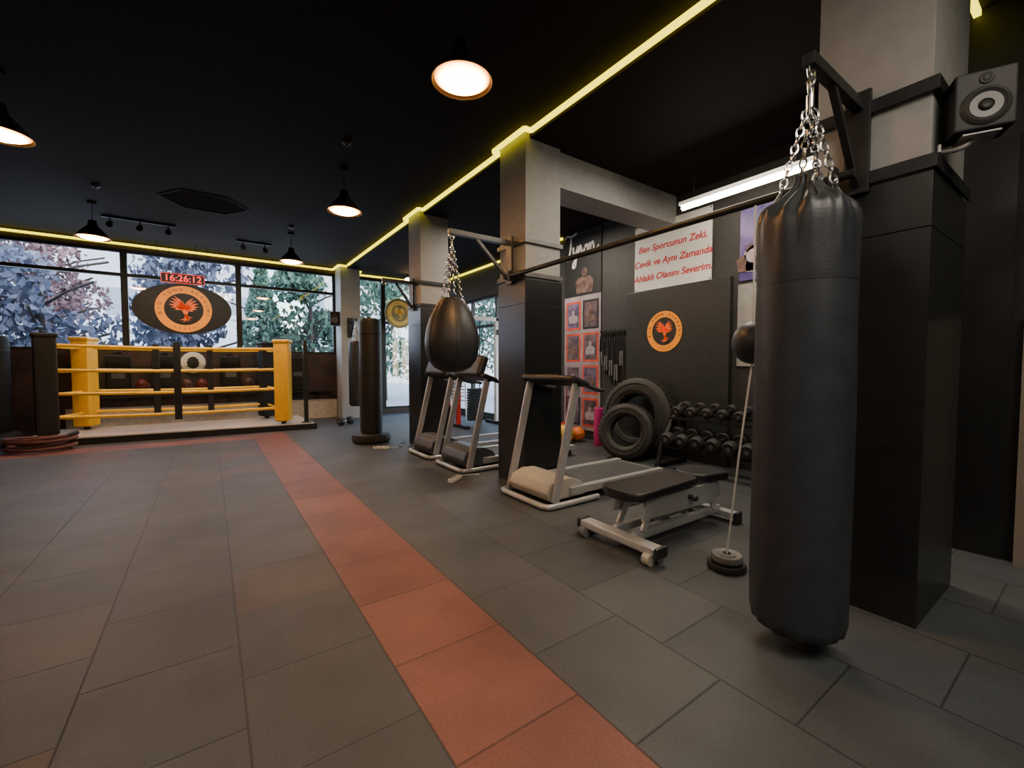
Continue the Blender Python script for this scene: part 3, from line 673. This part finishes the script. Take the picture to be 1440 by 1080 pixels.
# dumbbell rack
RY=2.3
t=thing('dumbbell_rack','two tier black dumbbell rack under the emblem wall','rack',(4.62,RY,0))
for s in (-1,1):
    bm=B(); tb(bm,catmull([(-.3,s*.84,.03),(-.27,s*.84,.12),(-.2,s*.84,.3),(.05,s*.84,.62),(.18,s*.84,.72),(.2,s*.84,.4),(.2,s*.84,.03)],4),.03,10); bar(bm,(-.32,s*.84,.02),(.24,s*.84,.02),.06,.04); ob('side_frame',bm,BLK,t)
for z,x in ((.28,-.14),(.60,.02)):
    for dx in (-.09,.09):
        bm=B(); bar(bm,(x+dx,-.84,z+dx*.25),(x+dx,.84,z+dx*.25),.05,.03,.004); ob('shelf_rail',bm,BLK,t)
def dumbbell(loc,label,s,group):
    t=thing('dumbbell',label,'dumbbell',loc,0,group); t.rotation_euler=(0,-.24,0)
    bm=B(); cy(bm,(-.07*s,0,0),(.07*s,0,0),.014,n=10); ob('handle',bm,CHR,t)
    for q in (-1,1):
        bm=B(); lathe(bm,[(0,.0),(.055*s,0),(.062*s,.012),(.062*s,.055*s),(.052*s,.07*s),(.03*s,.072*s),(0,.072*s)],20,T((q*.06*s,0,0))@Matrix.Rotation(q*PI/2,4,'Y')); h=ob('head',bm,RUB,t)
        bm=B(); lathe(bm,[(0,0),(.02*s,0),(.02*s,.005),(0,.006)],14,T((q*.132*s,0,0))@Matrix.Rotation(q*PI/2,4,'Y')); ob('end_cap',bm,GRPL,h)
    return t
OR=['first','second','third','fourth','fifth','sixth','seventh','eighth','ninth']
for ti,(z,x,nm,s0) in enumerate(((.38,-.14,'lower',1.25),(.69,.02,'upper',1.0))):
    proto=None
    for k in range(9):
        y=RY+.74-.185*k; l='black dumbbell, %s from the tyres on the %s rack tier'%(OR[k],nm)
        if proto is None: proto=dumbbell((4.62+x,y,z),l,s0,'dumbbells on the rack')
        else: dup(proto,(4.62+x,y,z),0,l,(0,-.24,0))
# hanging ropes
t=thing('rope_rail','dark wall rail with hooks between poster and panel','rail',(5.05,4.46,1.72))
bm=B(); bb(bm,-.03,0,-.24,.24,-.03,.03,.004); ob('rail',bm,BLK,t)
for k in range(5):
    bm=B(); tb(bm,[(-.03,-.2+.1*k,0),(-.1,-.2+.1*k,-.01),(-.115,-.2+.1*k,.03)],.007,6); ob('hook',bm,GREYST,t)
for k in range(5):
    y=4.26+.1*k; ln=.5+.12*((k*3)%4); w=.028+.006*(k%2)
    o=thing('skipping_rope','black skipping rope, %s from the black panel on the wall hooks'%OR[k],'rope',(4.975,y,1.72),0,'ropes on the wall hooks')
    bm=B(); tb(bm,[(0,w*sin(a)*1.2,-.02-ln/2+ln/2*cos(a)) for a in [j*2*PI/28 for j in range(28)]],.011,6,True); ob('cord',bm,BLK,o)
    for s in (-1,1):
        bm=B(); cy(bm,(-.015,s*.018,-.02-ln*.55),(-.015,s*.022,-.2-ln*.62),.014,.011,10); ob('handle',bm,GRPL,o)
# balls, roller
def ball(x,y,r,m,l):
    t=thing('medicine_ball',l,'ball',(x,y,0),0,'balls on the floor'); bm=B(); sp(bm,(0,0,r),r); ob('shell',bm,m,t)
    bm=B()
    for ax in range(2): tb(bm,[((r*1.0)*cos(q),0,r+(r*1.0)*sin(q)) if ax else ((r*1.0)*cos(q),(r*1.0)*sin(q),r) for q in [j*PI/16 for j in range(32)]],.004,5,True)
    ob('seam',bm,BLK,t)
ball(4.5,4.98,.15,BALLY,'yellow medicine ball on the floor below the photo poster'); ball(4.78,4.98,.12,ORG,'orange medicine ball just right of the yellow ball'); ball(4.83,5.32,.14,RED,'red medicine ball behind the yellow ball')
t=thing('foam_roller','upright magenta foam roller left of the tyres','roller',(4.82,4.54,0))
bm=B(); lathe(bm,[(.04,0),(.085,0),(.09,.01),(.09,.56),(.085,.57),(.04,.57),(.04,0)],28); ob('sleeve',bm,PINK,t)
bm=B(); lathe(bm,[(.03,.002),(.039,.002),(.039,.572),(.03,.572),(.03,.002)],20); ob('core',bm,BLK,t)
# ---------------------------------------------------------------- speakers
def speaker(loc,rz,tilt,label,w,h,d):
    t=thing('wall_speaker',label,'speaker',loc); t.rotation_euler=(tilt,0,rz); k=w/.27
    bm=B(); bx(bm,(0,0,0),(w,d,h),None,.012); ob('cabinet',bm,SPKG,t)
    bm=B(); lathe(bm,[(.0,.004),(.02*k,.012),(.03*k,.004),(.035*k,-.004),(.075*k,.004),(.088*k,.014),(.1*k,.010),(.112*k,.0)],32,T((0,-d/2-.001,-.04*k))@FY); ob('woofer',bm,SPKC,t)
    bm=B(); lathe(bm,[(.036*k,.005),(.072*k,.0065),(.073*k,.002),(.036*k,-.0015)],32,T((0,-d/2-.0015,-.04*k))@FY); ob('cone_ring',bm,GRPL,t)
    bm=B(); lathe(bm,[(0,.006),(.014*k,.005),(.02*k,.002),(.03*k,.004),(.034*k,0)],24,T((0,-d/2-.001,.115*k))@FY); ob('tweeter',bm,SPKC,t)
    return t
speaker((2.70,.395,2.30),-1.12,0.0,'dark wall speaker with round cone on a bracket right of the near column',.19,.24,.15)
t=thing('speaker_bracket','pale tubular bracket under the near wall speaker','bracket',(2.68,.52,2.155))
bm=B(); bx(bm,(0,-.022,0),(.08,.012,.035),None,.003); ob('wall_plate',bm,SILV,t)
bm=B(); tb(bm,catmull([(0,-.02,-.004),(0,-.06,-.012),(.0,-.09,-.01),(.01,-.115,.006),(.02,-.125,.014)],4),.012,10); ob('arm',bm,SILV,t)
bm=B(); bx(bm,(.02,-.125,.019),(.12,.11,.010),(0,0,-1.12),.003); ob('support_plate',bm,SILV,t)
speaker((2.36,10.4,2.28),-.2,0,'small dark speaker on the pale rear column',.2,.32,.18)
t=thing('speaker_bracket','short dark bracket behind the rear column speaker','bracket',(2.45,10.46,2.28)); bm=B(); bx(bm,(-.03,0,0),(.05,.04,.04)); bx(bm,(-.004,0,0),(.008,.1,.12)); ob('arm',bm,BLK,t)
# ceiling spot by the far windows
t=thing('ceiling_spotlight','bright warm spotlight near the far round sign','lamp',(4.0,10.15,3.42))
bm=B(); cy(bm,(0,0,0),(0,0,-.06),.012,n=10); bb(bm,-.05,.05,-.05,.05,-.012,0,.003); ob('mount',bm,BLK,t)
bm=B(); cy(bm,(.03,.05,-.08),(-.02,-.08,-.14),.06,.08,20); ob('housing',bm,BLK,t)
bm=B(); cy(bm,(-.02,-.08,-.14),(-.024,-.09,-.146),.07,n=20); ob('lens',bm,SPOTE,t)
# ---------------------------------------------------------------- gym corner behind the treadmills
t=thing('cable_machine','pale and red cable machine beyond the middle treadmill','gym machine',(4.43,7.5,0))
for s in (-1,1):
    bm=B(); bar(bm,(s*.45,0,.05),(s*.45,0,2.2),.08,.08,.008); ob('upright',bm,RED if s<0 else WHT,t)
    bm=B(); bar(bm,(s*.45,-.4,.03),(s*.45,.4,.03),.08,.06,.008); ob('floor_rail',bm,BLK,t)
    bm=B(); cy(bm,(s*.45,-.07,1.9),(s*.45,-.1,1.9),.06,n=20); ob('pulley',bm,BLK,t)
    bm=B(); tb(bm,[(s*.45-.06*s,-.09,1.9),(s*.3,-.09,1.2)],.005,5); ob('cable',bm,CHR,t)
    bm=B(); tb(bm,[(s*.3-.06,-.09,1.14),(s*.3,-.09,1.2),(s*.3+.06,-.09,1.14),(s*.3-.06,-.09,1.14)],.01,6); ob('handle',bm,BLK,t)
bm=B(); bar(bm,(-.5,0,2.16),(.5,0,2.16),.08,.08,.008); ob('crossbar',bm,WHT,t)
bm=B()
for k in range(12): bx(bm,(.0,.1,.12+.055*k),(.34,.12,.048),None,.004)
cy(bm,(-.1,.1,.1),(-.1,.1,2.14),.01,n=8); cy(bm,(.1,.1,.1),(.1,.1,2.14),.01,n=8); ob('weight_stack',bm,BLK,t)
def chair(loc,rz,label):
    t=thing('white_chair',label,'chair',loc,rz,'white chairs by the side window')
    bm=B(); bx(bm,(0,0,.45),(.42,.42,.025),None,.01); ob('seat',bm,WHT,t)
    for sx in (-1,1):
        for sy in (-1,1):
            bm=B(); cy(bm,(sx*.19,sy*.19,.44),(sx*.21,sy*.22,0),.016,.012,10); ob('leg',bm,WHT,t)
    bm=B(); tb(bm,[(-.19,.2,.46),(-.2,.24,.8),(-.15,.25,.86),(.15,.25,.86),(.2,.24,.8),(.19,.2,.46)],.015,8)
    for k in range(4): bx(bm,(0,.225+.006*k,.55+.07*k),(.36,.012,.03),None,.003)
    ob('backrest',bm,WHT,t)
chair((4.6,8.5,0),2.2,'white slatted chair inside the side window, nearer one'); chair((4.5,9.4,0),.7,'white slatted chair inside the side window, farther one')
# floor bits
def strip(loc,rz,label,pts):
    t=thing('power_strip',label,'power strip',loc,rz,'power strips beside the treadmills')
    bm=B(); bx(bm,(0,0,.02),(.22,.06,.04),None,.008); ob('case',bm,WHT,t)
    for k in range(3):
        bm=B(); cy(bm,(-.07+.07*k,0,.04),(-.07+.07*k,0,.042),.02,n=16); ob('socket',bm,GRPL,t)
    bm=B(); tb(bm,catmull(pts,4),.006,6); ob('cord',bm,WHT,t)
strip((2.08,4.0,0),.6,'white power strip on the floor beside the middle treadmill',[(.11,0,.02),(.2,.0,.008),(.26,-.06,.007),(.3,-.14,.007)])
strip((2.0,6.15,0),-.5,'white power strip on the floor beside the standing bag',[(.11,0,.02),(.22,.05,.008),(.28,.2,.007),(.2,.35,.007),(.28,.5,.007)])
d_=dumbbell((2.25,9.15,.08),'lone dark dumbbell on the floor beyond the ring post',1.3,None); d_.rotation_euler=(0,0,.5)
# ---------------------------------------------------------------- outside
bm=B(); bb(bm,-30,40,10.95,45,-.3,-.15); o=struct('ground_outside',bm,pm('pavement',(.5,.49,.49),.8)); o['label']='pale pavement outside the windows'
bm=B(); bb(bm,5.3,40,-10,10.95,-.3,-.15); o=struct('ground_side',bm,pm('pavement_side',(.5,.49,.49),.8)); o['label']='pale pavement outside the side window'
FGL=pm('facade_glass',(.3,.34,.42),.2)
def building(x,y,w,d,h,label,m):
    t=thing('building',label,'building',(x,y,-.15)); bm=B(); bb(bm,-w/2,w/2,0,d,0,h); ob('facade',bm,m,t)
    nw=int(w/2.6)
    for i in range(nw):
        for j in range(int(h/3)):
            bm=B(); cx=-w/2+w*(i+.5)/nw; bb(bm,cx-.6,cx+.6,-.05,0,1+3*j,2.4+3*j); ob('facade_window',bm,FGL,t)
building(-9,30,24,8,7.5,'pale apartment building seen through the ring windows',pm('pale_render',(.70,.71,.78),.8))
building(16,34,18,8,10,'pale apartment building seen through the right windows',pm('cream_render',(.75,.74,.72),.8))
BARK=pm('bark',(.06,.045,.035),.8)
def tree(x,y,h,cr,cols,label,nleaf=2500,conif=False,ls=.19):
    t=thing('tree',label,'tree',(x,y,-.15),0,'trees outside the windows')
    bm=B(); lathe(bm,[(.16,0),(.12,h*.35),(.06,h*.7),(.0,h*.92)],10)
    for k in range(9):
        a=k*2.4; z=h*(.35+.05*k); L_=cr*.8; tb(bm,[(0,0,z),(L_*.5*cos(a),L_*.5*sin(a),z+.25*cr),(L_*cos(a),L_*sin(a),z+.4*cr)],.03,5)
    ob('trunk',bm,BARK,t)
    bm=B(); blobs=[(random.uniform(-.6,.6)*cr,random.uniform(-.6,.6)*cr,h*.6+random.uniform(-.34,.36)*h*.9,random.uniform(.35,.6)*cr) for _ in range(12)]
    for k in range(nleaf):
        if conif:
            f=random.random()**.7; z=h*(1-f*.9); rr=cr*f*random.uniform(.5,1); a=random.uniform(0,2*PI); c=Vector((rr*cos(a),rr*sin(a),z-.2*rr))
        else:
            bxx,by,bz,br=random.choice(blobs); v=Vector((random.gauss(0,1),random.gauss(0,1),random.gauss(0,1))).normalized()*br*random.uniform(.6,1); c=Vector((bxx,by,bz))+v
        s=ls*random.uniform(.6,1.3); e=Euler((random.uniform(0,6),random.uniform(0,6),random.uniform(0,6))).to_matrix()
        q=[c+e@Vector(p)*s for p in ((-.5,0,0),(0,-.3,0),(.6,0,0),(0,.3,0))]
        bm.faces.new([bm.verts.new(p) for p in q])
    ob('foliage',bm,cols,t,recalc=False)
G1=pm('leaf_lilac',(.10,.12,.18),.75,col2=(.28,.28,.36),scale=2,spec=.2); G2=pm('leaf_green',(.05,.11,.08),.75,col2=(.17,.26,.19),scale=2,spec=.2); G3=pm('leaf_autumn',(.15,.10,.11),.75,col2=(.38,.22,.23),scale=2,spec=.2)
tree(-6.6,15.2,5.0,1.7,G1,'leafy grey tree farthest left outside the windows'); tree(-3.1,14.0,4.4,1.5,G1,'leafy grey tree behind the left window pane'); tree(-3.9,18.6,5.6,1.6,G3,'reddish leafed tree between the window bars')
tree(-.3,14.4,4.4,1.25,G1,'leafy tree directly behind the oval sign'); tree(2.5,14.0,4.2,1.25,G2,'green tree behind the right ring window'); tree(1.6,18.2,5.6,1.3,G2,'dark green conifer behind the rear column',3400,True)
tree(5.6,16.8,5.2,1.7,G2,'green tree behind the far round sign'); tree(9.8,14.5,4.8,1.8,G2,'green tree outside the side window')
# ---------------------------------------------------------------- light, world, camera
w=bpy.data.worlds.new('World'); S.world=w; w.use_nodes=True; nt=w.node_tree; bg=nt.nodes['Background']
sk=nt.nodes.new('ShaderNodeTexSky'); sk.sky_type='NISHITA'; sk.sun_disc=False; sk.sun_elevation=math.radians(40); sk.sun_rotation=math.radians(160); sk.dust_density=1; sk.air_density=1.4
nt.links.new(sk.outputs[0],bg.inputs[0]); bg.inputs[1].default_value=.9
def area(name,loc,rot,size,size_y,power,col):
    l=bpy.data.lights.new(name,'AREA'); l.shape='RECTANGLE'; l.size=size; l.size_y=size_y; l.energy=power; l.color=col
    o=bpy.data.objects.new(name,l); C.objects.link(o); o.location=loc; o.rotation_euler=rot; return o
area('ceiling_fill_light',(1.0,-1.2,3.35),(0,0,0),1.6,1.6,105,(1,.88,.73))  # general fill standing in for ceiling lamps out of view
area('ceiling_fill_light',(-1.5,.6,3.35),(0,0,0),1.2,1.2,42,(1,.84,.66))
area('ceiling_fill_light',(3.6,2.0,3.35),(0,0,0),.8,1.2,50,(1,.88,.73))  # added fill over the machine side, no fitting here
area('side_fill_light',(3.9,5.2,3.3),(0,0,0),.6,.6,65,(1,.86,.7))  # added fill to brighten the poster side, no real lamp
area('ring_fill_light',(-.3,8.3,2.95),(.45,0,0),1.6,.4,42,(1,.86,.66))  # added unseen fill that brightens the ropes, hung between the pendants
area('window_daylight',(-.4,10.85,2.4),(-PI/2,0,0),5.6,1.6,90,(.80,.88,1))
cam=bpy.data.cameras.new('Camera'); cam.sensor_width=36; cam.lens=15.1; cam.clip_start=.05
co=bpy.data.objects.new('Camera',cam); C.objects.link(co); co.location=(0,0,1.2); co.rotation_euler=(math.radians(90-2.37),0,math.radians(-35.1)); S.camera=co
